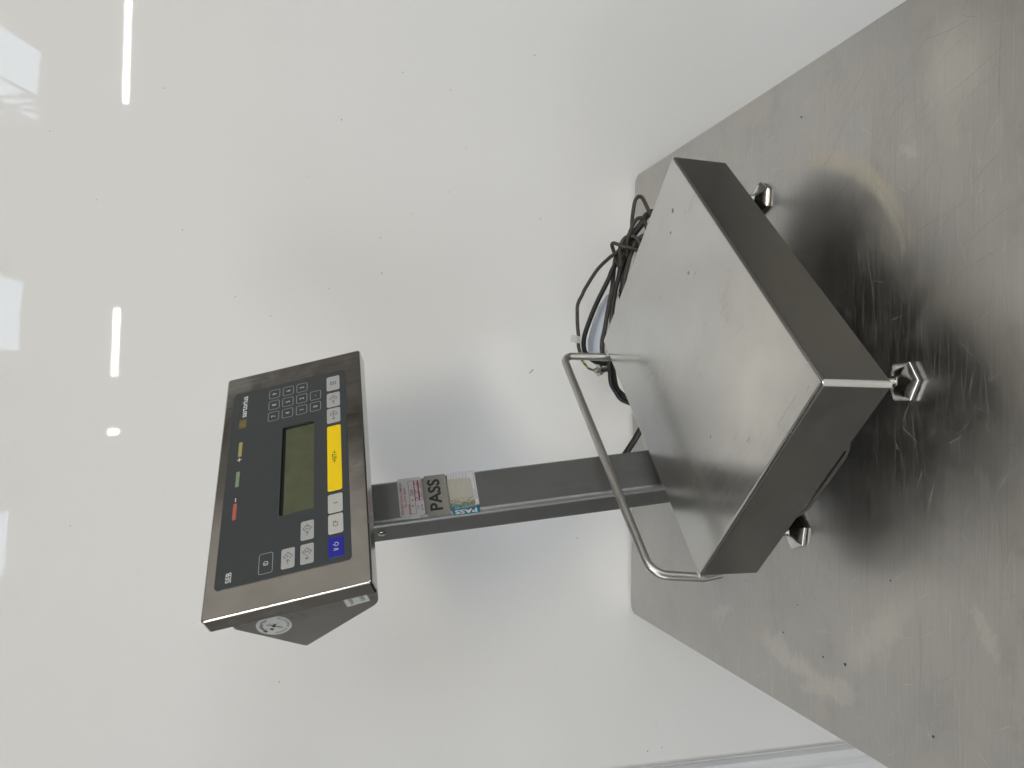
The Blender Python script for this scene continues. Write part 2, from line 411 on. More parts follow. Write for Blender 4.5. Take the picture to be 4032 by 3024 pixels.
# ------------------------------------------------------------------ the place: floor, wall, roof and its lights
def struct(name, bm, m, smooth=None):
    o = link(name, bm_done(bm, smooth), m); o['kind'] = 'structure'; return o
FZ = -.90; CZ = 2.75
bm = bmesh.new(); box(bm, (-9, -14, FZ - .1), (9, .3, FZ)); struct('floor', bm, M_floor)
bm = bmesh.new(); box(bm, (-9, -14, CZ), (9, .3, CZ + .1)); struct('ceiling', bm, M_ceil)
bm = bmesh.new(); box(bm, (-.648, .006, FZ), (.95, .03, CZ)); wall = struct('wall', bm, M_wall)
bm = bmesh.new(); box(bm, (-1.5, .006, FZ), (-.679, .03, CZ)); wall2 = struct('wall', bm, M_wall)
tag(wall, label='glossy white wall sheet behind the weighing scale'); tag(wall2, label='next white wall sheet left of the seam strip')
bm = bmesh.new()
vs = [[bm.verts.new((x, y, z)) for z in [FZ + k * (CZ - FZ) / 60 for k in range(61)]] for x, y in [(-.651, .012), (-.648, .004), (-.644, .0015)][::-1] + [(-.656, .0005), (-.668, .0008), (-.679, .003), (-.686, .0055)]]
for a, b in zip(vs, vs[1:]):
    for i in range(60): bm.faces.new((a[i], b[i], b[i + 1], a[i + 1]))
tag(link('seam_strip', bm_done(bm, 60), M_strip, wall), label='plastic strip covering the joint of the wall sheets, bluish reflection put into its colour')

specks = [(.368, .921), (.45, .769), (.273, .857), (.237, .738), (.431, .506), (.246, .441), (.189, .438), (.113, .608), (.405, .302), (.578, .185),
          (-.246, .098), (.335, .557), (-.578, -.053), (-.616, -.064), (-.62, -.037), (.298, .171), (-.451, .583), (-.204, .879), (.16, .52), (.14, .66), (.5, .33), (.33, .33), (.52, .41), (.29, .39)]
bm = bmesh.new()
for i, (x, z) in enumerate(specks):
    a = .0008 + .0006 * random.random(); b = a * (.6 + .4 * random.random()); an = random.random() * 3
    if i == 12 or i > 18: a *= .7; b *= .7
    vv = []
    for k in range(8):
        t = k * math.pi / 4; u, w = a * math.cos(t), b * math.sin(t); vv.append((x + u * math.cos(an) - w * math.sin(an), .006, z + u * math.sin(an) + w * math.cos(an)))
    lo = [bm.verts.new(q) for q in vv]; hi = [bm.verts.new((q[0] * .5 + x * .5, .0052, q[2] * .5 + z * .5)) for q in vv]
    for k in range(8): bm.faces.new((lo[k], lo[(k + 1) % 8], hi[(k + 1) % 8], hi[k]))
    bm.faces.new(hi)
sp_ = link('dirt_speck', bm_done(bm), M_wsp, wall); sp_['kind'] = 'stuff'
bm = bmesh.new(); sweep(bm, [(.034, .0052, .188), (.037, .0052, .184), (.0405, .0054, .181)], .0005, 6); link('hair_fragment', bm_done(bm), M_spk, wall)

def emis(name, c, s):
    m, nt, p = mat(name); p.inputs['Base Color'].default_value = (.02, .02, .02, 1)
    p.inputs['Emission Color'].default_value = c + (1,); p.inputs['Emission Strength'].default_value = s; return m
M_roof = emis('daylit_rooflight', (.66, .82, 1.0), 5.0)
M_dim = emis('dim_fill_panel', (1.0, .94, .86), .42)
M_sidefill = emis('side_fill_glow', (.94, .975, 1.0), 4.6)
M_fill = emis('overhead_fill_panel', (.94, .98, 1.0), FILL_L)
M_lamp = emis('strip_light_tube', (1.0, .93, .80), TUBE_L)
M_lamp2 = emis('warm_strip_light_tube', (1.0, .88, .70), TUBE_L * 3.4)
ZR = 2.62
def sheet(poly, label):
    """translucent roof panel let into the lining, cut round by the truss in front of it"""
    bm = bmesh.new(); lo = [bm.verts.new((x, y, ZR)) for x, y in poly]; hi = [bm.verts.new((x, y, ZR + .03)) for x, y in poly]
    n = len(poly); bm.faces.new(lo); bm.faces.new(hi)
    for i in range(n): bm.faces.new((lo[i], lo[(i + 1) % n], hi[(i + 1) % n], hi[i]))
    o = link('rooflight', bm_done(bm), M_roof); o['kind'] = 'structure'; o['label'] = label
sheet([(2.691, -5.29), (2.882, -6.166), (2.80, -6.16), (2.78, -6.13), (2.70, -6.14), (2.66, -6.10), (2.58, -6.12), (2.51, -6.096), (2.341, -5.273)], 'largest rooflight pane mirrored at the right top of the wall')
sheet([(2.291, -5.252), (2.322, -5.375), (2.24, -5.256)], 'small triangle of rooflight between truss members')
sheet([(2.33, -5.425), (2.414, -5.84), (2.174, -5.249), (2.202, -5.247)], 'long triangle of rooflight beside the truss')
sheet([(2.188, -5.37), (2.421, -5.98), (2.392, -5.97), (2.184, -5.422)], 'thin sliver of rooflight beyond the truss')
sheet([(2.243, -5.684), (2.4, -6.085), (2.364, -6.068)], 'second thin sliver of rooflight beyond the truss')
sheet([(2.209, -5.632), (2.359, -6.132), (2.292, -6.096)], 'last sliver of rooflight beyond the truss')
sheet([(2.50, -4.3), (2.67, -5.194), (2.536, -5.207), (2.40, -4.3)], 'rooflight pane nearer than the truss')
sheet([(.80, -3.7), (.914, -5.911), (.86, -5.90), (.803, -5.85), (.75, -5.87), (.694, -5.80), (.625, -5.85), (.57, -5.80), (.50, -5.85), (.43, -5.81), (.359, -5.831), (.30, -3.7)], 'ribbed rooflight mirrored at the middle top of the wall')
sheet([(-.78, -4.2), (-.889, -5.706), (-.98, -5.66), (-1.088, -5.69), (-1.16, -5.64), (-1.242, -5.669), (-1.358, -5.6), (-1.28, -4.2)], 'ribbed rooflight mirrored at the left top of the wall')
# added fill light panels over the bench, further up than the wall can mirror into the picture
for i, (x0, x1, y0, y1) in enumerate([(-6.8, -1.6, -5.1, -3.1), (1.1, 2.2, -5.0, -3.2), (-.7, .2, -5.0, -3.3), (3.0, 7.5, -5.4, -3.0)]):
    bm = bmesh.new(); box(bm, (x0, y0, 2.66), (x1, y1, 2.69)); struct('rooflight', bm, M_fill)['label'] = ['left', 'right of middle', 'middle', 'far right'][i] + ' large flat fill panel added over the bench'
bm = bmesh.new(); box(bm, (-8.95, -13.0, FZ + .002), (-8.85, -6.5, 2.55)); struct('side_fill_panel', bm, M_sidefill)  # added fill panels at both sides, outside the wall's mirrored view
bm = bmesh.new(); box(bm, (8.85, -13.0, FZ + .002), (8.95, -8.0, 2.55)); struct('side_fill_panel', bm, M_sidefill)
bm = bmesh.new(); box(bm, (1.9, -1.5, 2.66), (4.6, -.1, 2.69)); struct('rooflight', bm, M_dim)['label'] = 'added dim panel to the right of the bench, lightens the indicator face'  # added panel, lightens what the indicator face mirrors
def lamp(x0, x1, y, lab, r=.040, m=None):
    t = thing('strip_light', lab, 'ceiling light', Matrix.Translation(((x0 + x1) / 2, y, 2.6)), 'strip lights hanging at the far side of the hall')
    h = (x1 - x0) / 2; bm = bmesh.new(); box(bm, (-h, -.06, .05), (h, .06, .09)); link('housing', bm_done(bm), M_black, t, WORLD[t.name])
    bm = bmesh.new(); sweep(bm, [(-h, 0, 0), (h, 0, 0)], r, 10); link('tube', bm_done(bm), m or M_lamp, t, WORLD[t.name])
    bm = bmesh.new(); box(bm, (-.01, -.01, .09), (.01, .01, .15)); link('hanger', bm_done(bm), M_black, t, WORLD[t.name]); return t
lamp(3.71, 6.4, -9.6, 'long strip light, rightmost of those mirrored in the wall')
lamp(.28, 1.11, -9.4, 'short strip light mirrored above the indicator')
lamp(-.30, .80, -3.03, 'strip light nearest to the bench, above and behind the viewer', .055, M_lamp2)
lamp(-.445, -.37, -9.33, 'tiny lamp end mirrored left of the short strip light', .07)

# ------------------------------------------------------------------ steel bench
XL, XR, YN = -.376, .385, -.775
T = thing('steel_table', 'scratched stainless steel bench top under the weighing scale', 'table')
bm = bmesh.new(); rounded_block(bm, (XR - XL) / 2, -YN / 2, -.035, 0, .016, .0022, 0, 4, 0, 0, nv=6)
wnorm(link('tabletop', bm_done(bm, 35), M_table, T, Matrix.Translation(((XL + XR) / 2, YN / 2, 0))))
# shift the object space back to world so the marks sit where they lie
tt = [o for o in T.children if o.name.startswith('tabletop')][0]
tt.data.transform(Matrix.Translation(((XL + XR) / 2, YN / 2, 0))); tt.matrix_local = Matrix()
for x in (XL + .06, XR - .06):
    for y in (YN + .06, -.06):
        bm = bmesh.new(); box(bm, (x - .02, y - .02, FZ), (x + .02, y + .02, -.0352)); link('leg', bm_done(bm), M_leg, T)
bm = bmesh.new(); box(bm, (XL + .083, -.075, -.62), (XR - .083, -.045, -.58)); link('stretcher', bm_done(bm), M_leg, T)
M_scr = steel('bright_scratch_steel', (.40, .39, .365), .44, (300, 300, 300), .03, .02); M_scr.node_tree.nodes['Principled BSDF'].inputs['Metallic'].default_value = .55
M_scd = steel('dark_scratch_steel', (.40, .385, .355), .36, (300, 300, 300), .03, .02)
M_nick = steel('pale_nick_steel', (.66, .64, .59), .50, (300, 300, 300), .03, .02); M_nick.node_tree.nodes['Principled BSDF'].inputs['Metallic'].default_value = .45
rs = random.Random(11)
def scratches(name, n, m, kind):
    bm = bmesh.new()
    for i in range(n):
        if kind == 0:      # long drag marks left to right, thickest in front of the scale
            x = rs.gauss(.02, .26); y = rs.gauss(-.61, .13); ln = rs.uniform(.012, .10) * (1 if rs.random() < .8 else 1.4); an = rs.gauss(0, .10) + (math.pi if rs.random() < .5 else 0); wd = rs.uniform(.00007, .00024)
        elif kind == 1:    # short nicks all over
            x = rs.uniform(XL + .01, XR - .01); y = rs.uniform(YN + .01, -.02); ln = rs.uniform(.004, .03); an = rs.choice((rs.gauss(0, .25), rs.gauss(.9, .3), rs.gauss(-.9, .4))); wd = rs.uniform(.00010, .00028)
        else:              # dark arcs towards the near right corner
            x = rs.uniform(.10, .36); y = rs.uniform(-.74, -.50); ln = rs.uniform(.012, .07); an = rs.gauss(-.95, .25); wd = rs.uniform(.00010, .00035)
        cv = rs.gauss(0, 1.2 if kind else .5); k = 8; L_ = []; px, py = x, y
        for j in range(k + 1):
            a = an + cv * (j / k - .5) * ln * 4; w_ = wd * math.sin(math.pi * (j + .4) / (k + .8)) ** .5
            L_.append((px, py, -math.sin(a) * w_, math.cos(a) * w_)); px += math.cos(a) * ln / k; py += math.sin(a) * ln / k
        if any(not (XL + .004 < q[0] < XR - .004 and YN + .006 < q[1] < -.006) for q in L_): continue
        z = .00006 + .00004 * (i % 5) / 5
        A = [bm.verts.new((q[0] + q[2], q[1] + q[3], z)) for q in L_]; B = [bm.verts.new((q[0] - q[2], q[1] - q[3], z)) for q in L_]
        for j in range(k): bm.faces.new((B[j], B[j + 1], A[j + 1], A[j]))
    o = link(name, bm_done(bm), m, T); o['kind'] = 'stuff'
scratches('scratch', 430, M_scr, 0); scratches('nick', 420, M_nick, 1); scratches('dark_scratch', 60, M_scd, 2); scratches('dark_nick', 160, M_scd, 1)
bm = bmesh.new()
for i, (x, y, a) in enumerate([(-.290, -.4417, .0014), (-.2962, -.5166, .0013), (-.2933, -.5528, .0022), (.3255, -.4735, .0014), (-.3216, -.6742, .0016), (-.245, -.36, .0009), (-.25, -.47, .0009), (-.19, -.62, .001)]):
    vv = [bm.verts.new((x + a * (.7 + .5 * random.random()) * math.cos(k * .8976), y + a * (.7 + .5 * random.random()) * math.sin(k * .8976), .0004)) for k in range(7)]
    c = bm.verts.new((x, y, .0012))
    for k in range(7): bm.faces.new((vv[k], vv[(k + 1) % 7], c))
cr = link('crumb', bm_done(bm), M_spk, T); cr['kind'] = 'stuff'

# ------------------------------------------------------------------ weighing scale
PAN = M34([[0.70904, 0.70516, 0.00413, 0.03823], [-0.70509, 0.70903, -0.01125, -0.44916], [-0.01086, 0.00507, 0.99993, 0.13778]])
CLM = M34([[0.70617, -0.12565, 0.69681, -0.10224], [0.708, 0.13635, -0.69292, -0.34295], [-0.00794, 0.98266, 0.18524, 0.05]])
HEAD = M34([[0.70109, -0.24367, 0.67015, -0.09285], [0.71296, 0.25641, -0.65264, -0.37233], [-0.0128, 0.93535, 0.35349, 0.57556]])
LX, LY, H = .29629 / 2, .20, .0721
sc = thing('weighing_scale', 'stainless steel platform scale with column and grey keypad indicator standing on the bench', 'scale', Matrix.Translation((.038, -.449, 0)))
# pan: an upturned sheet tray
bm = bmesh.new(); rounded_block(bm, LX, LY, -H, 0, .0036, .0040, 0, 5, 0, 0, True, 5)
# inner skin of the skirt
ri_ = [[(x, y, z) for x, y in rrect(LX - .0015, LY - .0015, .002, 5)] for z in (-H, -.004)]
vs = loft(bm, ri_, False, True)
pan = wnorm(link('weighing_pan', bm_done(bm, 35), [M_pan, M_skirt_shaded], sc, PAN))
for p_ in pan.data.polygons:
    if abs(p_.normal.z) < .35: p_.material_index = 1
# ground weld down the near corner
bm = bmesh.new(); pts = []
for z in (-H + .0004, -.0045, -.0022, -.0006):
    row = []
    for k in range(7):
        a = R(-105 + 120 * k / 6) ; rr = .0037 + (.0 if z < -.003 else -.0006 * (z + .0045) / .004)
        row.append((LX - .0026 + rr * math.cos(a), -LY + .0026 + rr * math.sin(a), z))
    pts.append(row)
V = [[bm.verts.new(q) for q in r] for r in pts]
for a, b in zip(V, V[1:]):
    for i in range(6): bm.faces.new((a[i], a[i + 1], b[i + 1], b[i]))
link('corner_weld', bm_done(bm, 60), M_weld, pan, PAN)
# small grey drip marks dried on the pan
M_drip = plain('dried_drip', (.34, .33, .31), .5)
for x, y, a, b in ((102.4, 149.9, 2.9, 2.7), (80.3, 135.2, 1.8, 1.7), (72.8, 63.4, 2.4, 2.2), (-22.4, -105.2, 1.3, .8), (120, 128, .7, .6), (118, 122, .9, .6)): fl = Flat(); fl.disc(x, y, a, b, M_drip, .12, 16, .8); fl.make('drip_mark', pan, PAN)
# base frame under the pan
bm = bmesh.new(); box(bm, (-LX + .006, -LY + .006, -.0640), (LX - .006, LY - .006, -.030)); box(bm, (-LX - .02, -.05, -.066), (-LX + .02, .05, -.0642))
link('base_frame', bm_done(bm), M_black, sc, PAN)
# folded lip with a slot, below the left skirt
bm = bmesh.new(); y0, y1 = -LY + .0002, -LY + .0016
out = [(.0716, -.0738), (.0655, -.0770), (.0600, -.0795), (.0505, -.0817), (-.0262, -.0824), (-.034, -.0808), (-.040, -.0785), (-.0455, -.0738)]
inn = [(.0597, -.0741), (.0590, -.0760), (.0570, -.0766), (.0540, -.0768), (-.0262, -.0775), (-.031, -.0768), (-.034, -.0758), (-.0365, -.0741)]
for yy, fwd in ((y0, 1), (y1, 0)):
    a = [bm.verts.new((x, yy, z + .0016)) for x, z in out]; b = [bm.verts.new((x, yy, z + .0016)) for x, z in inn]
    for i in range(7): bm.faces.new((a[i], a[i + 1], b[i + 1], b[i]))
    if fwd: A, B = a, b
    else:
        for i in range(7): bm.faces.new((A[i], a[i], a[i + 1], A[i + 1])); bm.faces.new((B[i], B[i + 1], b[i + 1], b[i]))
link('lower_lip', bm_done(bm, 30), M_skirt_shaded, sc, PAN)
# guard rail on the column side
rail = [(-.1545, .173, -.030), (-.1545, .171, .0665), (-.1545, -.1905, .0520), (-.1550, -.1970, -.010), (-.1500, -.1960, -.030)]
bm = bmesh.new(); sweep(bm, fillet(rail, [.014, .022, .012], 9), .0053, 18)
link('guard_rail', bm_done(bm, 60), M_tube, sc, PAN)
for (x, y, z) in ((-.1492, .1735, -.0012), (-.1488, -.1965, -.002)):
    bm = bmesh.new(); sweep(bm, [(x, y - .004, z), (x, y, z + .0006), (x, y + .004, z)], .0014, 8)
    link('rail_weld', bm_done(bm, 60), M_weld, sc, PAN)
# feet
def foot(fx, fy, rot, RR=.0214):
    c = PAN @ Vector((fx, fy, 0)); w = Matrix.Translation((c.x, c.y, 0)) @ Matrix.Rotation(rot, 4, 'Z')
    bm = bmesh.new(); rings = []
    def hexr(r, z, k=0.0):     # k: 0 = hexagon, 1 = circle
        out = []
        for i in range(24):
            a = 2 * math.pi * i / 24; hx = math.cos(math.pi / 6) / math.cos(((a + 0) % (math.pi / 3)) - math.pi / 6); rr = r * (hx * (1 - k) + k); out.append((rr * math.cos(a), rr * math.sin(a), z))
        return out
    for r, z, k in ((.93, .0010, .05), (.985, .0015, 0), (1.0, .0048, 0), (.975, .0054, 0), (.86, .0076, .05), (.68, .0101, .12), (.48, .0122, .4), (.33, .0138, .8), (.26, .0148, 1), (.25, .0158, 1)): rings.append(hexr(r * RR, z, k))
    loft(bm, rings)
    f = wnorm(link('foot', bm_done(bm, 24), M_foot, sc, w))
    bm = bmesh.new(); sweep(bm, [(0, 0, .0125), (0, 0, .076)], .0043, 14)
    for k in range(12): sweep(bm, [(0, 0, .0170 + k * .0020), (0, 0, .0177 + k * .0020)], .0047, 14)
    link('threaded_stem', bm_done(bm, 40), M_foot, f, w)
    bm = bmesh.new(); sweep(bm, [(0, 0, .0003), (0, 0, .0012)], RR * .84, 24); link('rubber_pad', bm_done(bm), M_rub, f, w)
foot(.1125, -.1576, R(-88)); foot(.1085, .1870, R(-66)); foot(-.1300, -.1570, R(-70)); foot(-.118, .175, R(-60))
# column
bm = bmesh.new(); cw, cd = .0667 / 2, .0386 / 2
loft(bm, [[(x, t, z) for x, z in reversed(rrect(cw, cd, .0075, 7))] for t in (-.012, .50)])
# NB column frame: x right, y along the tube, z out of the front face
col = wnorm(link('column', bm_done(bm, 35), M_col, sc, CLM))
CF = CLM @ Matrix.Translation((0, 0, cd + .0001))   # front face
# --- calibration sticker
f = Flat(); f.rr(2.6, 384.6, 59.6, 30, 2.5, M_stick, .10); f.rr(-29.2, 381.8, 4.5, 12.5, 1.0, M_stick, .05)
f.text('THE KENT SCALE COMPANY', 1.5, 396.3, 2.7, M_red, .2, width=51, bold=.02)
f.text('TEL: 01474 328423', 2.0, 391.8, 2.7, M_red, .2, width=31, bold=.01)
f.rect(-24.5, 386.8, -9, 388.6, M_orange, .2); f.text('CALIBRATED BY', -16.8, 387.7, 1.3, M_stick, .28, width=14)
f.outline(1.5, 383.2, 51.5, 7.2, .3, .55, M_red, .2); f.rect(-4.5, 378.9, 27, 380.1, M_red, .18); f.outline(11.2, 376.6, 32, 6.0, .3, .55, M_red, .2); f.rect(-4.5, 374.2, 27, 375.4, M_red, .18); f.outline(11.2, 372.6, 32, 4.9, .3, .55, M_red, .2)
f.text('DATE', -14.5, 377, 2.0, M_red, .2, sx=.7, bold=.02); f.text('NEXT DUE', -15.8, 372.3, 2.0, M_red, .2, sx=.65, bold=.02)
for st, x, y, hh, w_ in (('N', -12, 383.4, 3.8, 3), ('A', -3.4, 383.2, 3.6, 2.6), ('DEAN', 8.5, 383.2, 3.8, 9.5), ('14', -.5, 377.3, 3.2, 3), ('/', 4.6, 377.3, 4, 1), ('07', 9.5, 377.3, 3.4, 4.2), ('/', 15.4, 377.3, 4, 1), ('22', 21.5, 377.4, 3.6, 5), ('JULY', 4.6, 372.8, 3.2, 9), ('2023', 18.8, 372.9, 3.3, 9)):
    f.text(st, x, y, hh, M_ink, .3, width=w_, shear=.15)
f.make('calibration_sticker', col, CF, label='white sticker with red print and handwritten dates')
# --- PASS sticker
f = Flat(); f.rr(.4, 353, 63.2, 27, 2.0, M_beige, .10); f.text('PASS', 1.2, 355.2, 14.2, M_ink, .2, width=48.5, bold=.028)
f.make('pass_sticker', col, CF, label='worn beige sticker with large black letters')
# --- electrical test sticker
f = Flat(); f.poly([(-34, 335.5), (-34, 304.5), (-20, 303.0), (33, 302.3), (33.2, 319), (31.2, 337.2), (0, 338.0)][::-1], M_lav, .10)
f.poly([(-34.2, 335.5), (-34.4, 304.0), (-21.8, 302.6), (-20.8, 337.8)], M_teal, .16)
f.text('PASS', -30.0, 320.5, 5.6, M_stick, .24, rot=R(90), width=27, bold=.03); f.text('ELECTRICAL TEST', -23.6, 320.5, 2.3, M_stick, .24, rot=R(90), width=26)
f.text('TESTED BY', -6.5, 305.2, 2.6, M_grid, .2, width=15)
for y in (333, 329.6, 325.8, 321.6, 317.8, 314): f.line([(21, y), (30.5, y - .3)], .35, M_grid, .2)
f.line([(2, 310.5), (2, 304.5), (30, 304.5), (30, 310.5)], .35, M_grid, .2)
f.poly([(-20.5, 337.8), (-22.5, 308.6), (-19, 307.2), (18, 308.2), (21.2, 309.8), (22.2, 336.6), (19, 338.0), (5, 338.0)][::-1], M_moss, .30)
f.make('test_sticker', col, CF, label='torn sticker with a blue band under a stained label')
bm = bmesh.new()
fp = [(-.0215, .3020, .0004), (-.0228, .3090, .0016), (-.0262, .3170, .0026), (-.0290, .3240, .0014), (-.0296, .3290, .0006)]
L0 = [bm.verts.new(q) for q in fp]; L1 = [bm.verts.new((q[0] - .0030 + .0006 * i, q[1] + .0006, q[2] + .0010)) for i, q in enumerate(fp)]
for i in range(4): bm.faces.new((L0[i], L0[i + 1], L1[i + 1], L1[i]))
link('torn_flap', bm_done(bm, 60), M_tan, col, CF)
# bolt head where the bracket grips the column (left face)
w = CLM @ Matrix.Translation((-cw - .0002, .424, .002)) @ Matrix.Rotation(R(-90), 4, 'Y')
bm = bmesh.new(); loft(bm, [[(r * math.cos(k * math.pi / 10), r * math.sin(k * math.pi / 10), z) for k in range(20)] for r, z in ((.0044, 0), (.0044, .0008), (.0038, .0013), (.002, .0015))])
link('bolt_head', bm_done(bm, 35), M_bolt, col, w)

# --- indicator housing (x right, y up, z out of its face)
HW, HH, HT = .3382 / 2, .1681 / 2, .019
DX, DY, DW, DH = -.0003, -.0080, .1278 / 2, .0372 / 2        # display opening
def plate_with_hole(bm, outer, inner, z, mi=0):
    a = [bm.verts.new((x, y, z)) for x, y in outer]; b = [bm.verts.new((x, y, z)) for x, y in inner]
    ed = [bm.edges.new((a[i], a[(i + 1) % len(a)])) for i in range(len(a))] + [bm.edges.new((b[i], b[(i + 1) % len(b)])) for i in range(len(b))]
    r = bmesh.ops.triangle_fill(bm, use_beauty=True, use_dissolve=False, edges=ed)
    for g in r['geom']:
        if isinstance(g, bmesh.types.BMFace): g.material_index = mi
    return a, b
bm = bmesh.new(); rings = []; rt = .0020; n = 7
rings.append([(x, y, -HT) for x, y in rrect(HW, HH, .0035, 5)])
for i in range(n + 1):
    a = R(90 * i / n); d = rt * (1 - math.cos(a)); rings.append([(x, y, -rt + rt * math.sin(a)) for x, y in rrect(HW - d, HH - d, max(.0035 - d, 4e-4), 5)])
vs = loft(bm, rings, True, False)
inner = [(DX + sx * (DW + .004), DY + sy * (DH + .004)) for sx, sy in ((-1, -1), (1, -1), (1, 1), (-1, 1))]
b = [bm.verts.new((x, y, 0)) for x, y in inner]; ov = vs[-1]
ed = [bm.edges.get((ov[i], ov[(i + 1) % len(ov)])) for i in range(len(ov))] + [bm.edges.new((b[i], b[(i + 1) % 4])) for i in range(4)]
bmesh.ops.triangle_fill(bm, use_beauty=True, edges=ed)
c = [bm.verts.new((x, y, -.006)) for x, y in inner]
for i in range(4): bm.faces.new((b[i], b[(i + 1) % 4], c[(i + 1) % 4], c[i]))
bm.faces.new(c)
hous = wnorm(link('indicator_housing', bm_done(bm, 35), M_head, sc, HEAD))
# wedge shaped bracket behind
bi = HW - .03; prof = [(-.0190, .0815), (-.0640, .0815), (-.0718, .0800), (-.1330, .0285), (-.1345, .0262), (-.1335, .0235), (-.0880, -.0625), (-.0835, -.0672), (-.0775, -.0698), (-.0190, -.0822)]
bm = bmesh.new(); A = [bm.verts.new((-bi, y, z)) for z, y in prof]; B = [bm.verts.new((bi, y, z)) for z, y in prof]
bm.faces.new(A); bm.faces.new(list(reversed(B)))
for i in range(len(prof)): bm.faces.new((A[i], B[i], B[(i + 1) % len(prof)], A[(i + 1) % len(prof)]))
brk = wnorm(link('rear_bracket', bm_done(bm, 20), M_brk, hous, HEAD))
# label frames on the bracket's left side: x = towards the front, y = up
BS = HEAD @ Matrix(((0, 0, -1, -bi), (0, 1, 0, 0), (1, 0, 0, 0), (0, 0, 0, 1)))
f = Flat(); f.disc(-80.5, 43, 18.3, 18.0, M_rnd, .15, 48)
f.arc_text('Mockbeggar', -80.5, 43, 13.6, 128, 10, 4.3, M_ink, .25, bold=.02)
f.arc_text('PRODUCER ORGANISATION', -80.5, 43, 14.4, 166, 326, 2.8, M_ink, .25, inside=True, sx=.75)
f.disc(-81.5, 43.5, 2.6, 1.9, M_ink, .30, 16, .6); f.disc(-84.6, 46.0, 3.2, 2.2, M_rnd, .28, 16, 2.4); f.disc(-86.2, 47.2, 1.9, 2.3, M_ink, .29, 16, 2.3); f.disc(-78.8, 41.4, 1.5, 1.3, M_ink, .30, 12, 0)
f.disc(-78.2, 46.6, 4.2, 1.4, M_wing, .27, 16, 1.0); f.disc(-85.2, 38.6, 4.2, 1.4, M_wing, .27, 16, .75)
for a, b_ in (((-80, 44), (-74, 45.5)), ((-79, 43), (-74.2, 42)), ((-79, 41), (-76, 36)), ((-80, 41), (-77.6, 35.2)), ((-83, 42), (-89.5, 39)), ((-84, 47), (-83.5, 53))): f.line([a, b_], .35, M_wing, .27)
f.make('round_sticker', hous, BS, label='round white sticker with a bee and curved lettering')
f = Flat(); f.poly([(-78.5, -36.4), (-77.2, -61.2), (-40, -60.6), (-42, -36.0)], M_rnd, .15)
f.text('WARRANTY', -76.0, -43.0, 4.2, M_ink, .25, anchor='L', sx=.62, shear=.1); f.text('GARANTIE', -74.0, -54.9, 4.6, M_ink, .25, anchor='L', sx=.66, shear=.1)
f.make('guarantee_label', hous, BS, label='small white label partly behind the housing edge')

# membrane panel, with its display opening
bm = bmesh.new(); PC = (.0001, .0041); ou = rrect(.1382, .0690, .0050, 6, *PC); du = rrect(DW, DH, .0022, 4, DX, DY)
a1, b1 = plate_with_hole(bm, ou, du, .0007)
a0 = [bm.verts.new((x, y, .0001)) for x, y in ou]; b0 = [bm.verts.new((x, y, -.0012)) for x, y in du]
for i in range(len(ou)): j = (i + 1) % len(ou); bm.faces.new((a0[i], a0[j], a1[j], a1[i]))
for i in range(len(du)): j = (i + 1) % len(du); bm.faces.new((b1[i], b1[j], b0[j], b0[i]))
memb = link('keypad_membrane', bm_done(bm), M_panel, hous, HEAD)
bm = bmesh.new(); box(bm, (DX - DW - .001, DY - DH - .001, -.0055), (DX + DW + .001, DY + DH + .001, -.0030), 0)
x0, x1, y0_, y1_ = DX - DW, DX + DW, DY - DH, DY + DH
disp = link('display', bm_done(bm), M_lcd, hous, HEAD)
bm = bmesh.new()
for q in (((x0, y1_ - .0026), (x1, y1_)), ((x0, y0_), (x0 + .0016, y1_)), ((x1 - .0012, y0_), (x1, y1_))): box(bm, (q[0][0], q[0][1], -.0030), (q[1][0], q[1][1], -.0018))
link('display_frame', bm_done(bm), M_lcde, hous, HEAD)

ZK = .9      # top of the keys above the housing face (mm)
def key(cx, cy, w, h, r, m, draw, outline=False, label=None):
    f = Flat()
    if outline:
        f.rr(0, 0, w, h, r, M_panel, ZK); f.outline(0, 0, w, h, r, .50, M_gprint, ZK + .08)
    else:
        o = rrect(w / 2, h / 2, r, 5); i_ = rrect(w / 2 - .25, h / 2 - .25, r - .2, 5); n_ = len(o); b = len(f.v)
        f.v += [(x * .001, y * .001, .0007) for x, y in o] + [(x * .001, y * .001, ZK * .001) for x, y in i_]; k = f.m(m)
        for q in range(n_): f.f.append((b + q, b + (q + 1) % n_, b + n_ + (q + 1) % n_, b + n_ + q)); f.mi.append(k)
        f.f.append(tuple(range(b + n_, b + 2 * n_))); f.mi.append(k)
    draw(f); return f.make('key', hous, HEAD @ Matrix.Translation((cx * .001, cy * .001, 0)), label=label)
ZT = ZK + .12
def diamond(f, gap_left=True, cx=2.2, s=4.6):
    p = [(cx - s * .62, 1.9 * s / 4.6), (cx, s), (cx + s, 0), (cx, -s), (cx - s * .62, -1.9 * s / 4.6)]; f.line(p, .56, M_bprint, ZT)
def arrow(f, x0, x1, y=0, t=.56, a=1.7, m=None):
    m = m or M_bprint; f.line([(x0, y), (x1, y)], t, m, ZT); d = 1 if x1 > x0 else -1; f.line([(x1 - d * a, y + a), (x1, y), (x1 - d * a, y - a)], t, m, ZT)
def d_print(f):
    f.outline(0, 0, 5.0, 7.2, .2, .56, M_bprint, ZT); f.line([(-2.5, 2.2), (2.5, 2.2)], .3, M_bprint, ZT); f.line([(-1.2, .6), (1.2, .6)], .5, M_bprint, ZT); f.line([(-1.2, -.8), (1.2, -.8)], .5, M_bprint, ZT)
def d_tgt(f): diamond(f); arrow(f, -6.8, -1.8); f.line([(1, 0), (4.4, 0)], .3, M_bprint, ZT); f.line([(2.7, 1.7), (2.7, -1.7)], .3, M_bprint, ZT); f.outline(2.7, 0, 2.2, 2.2, 1.05, .3, M_bprint, ZT)
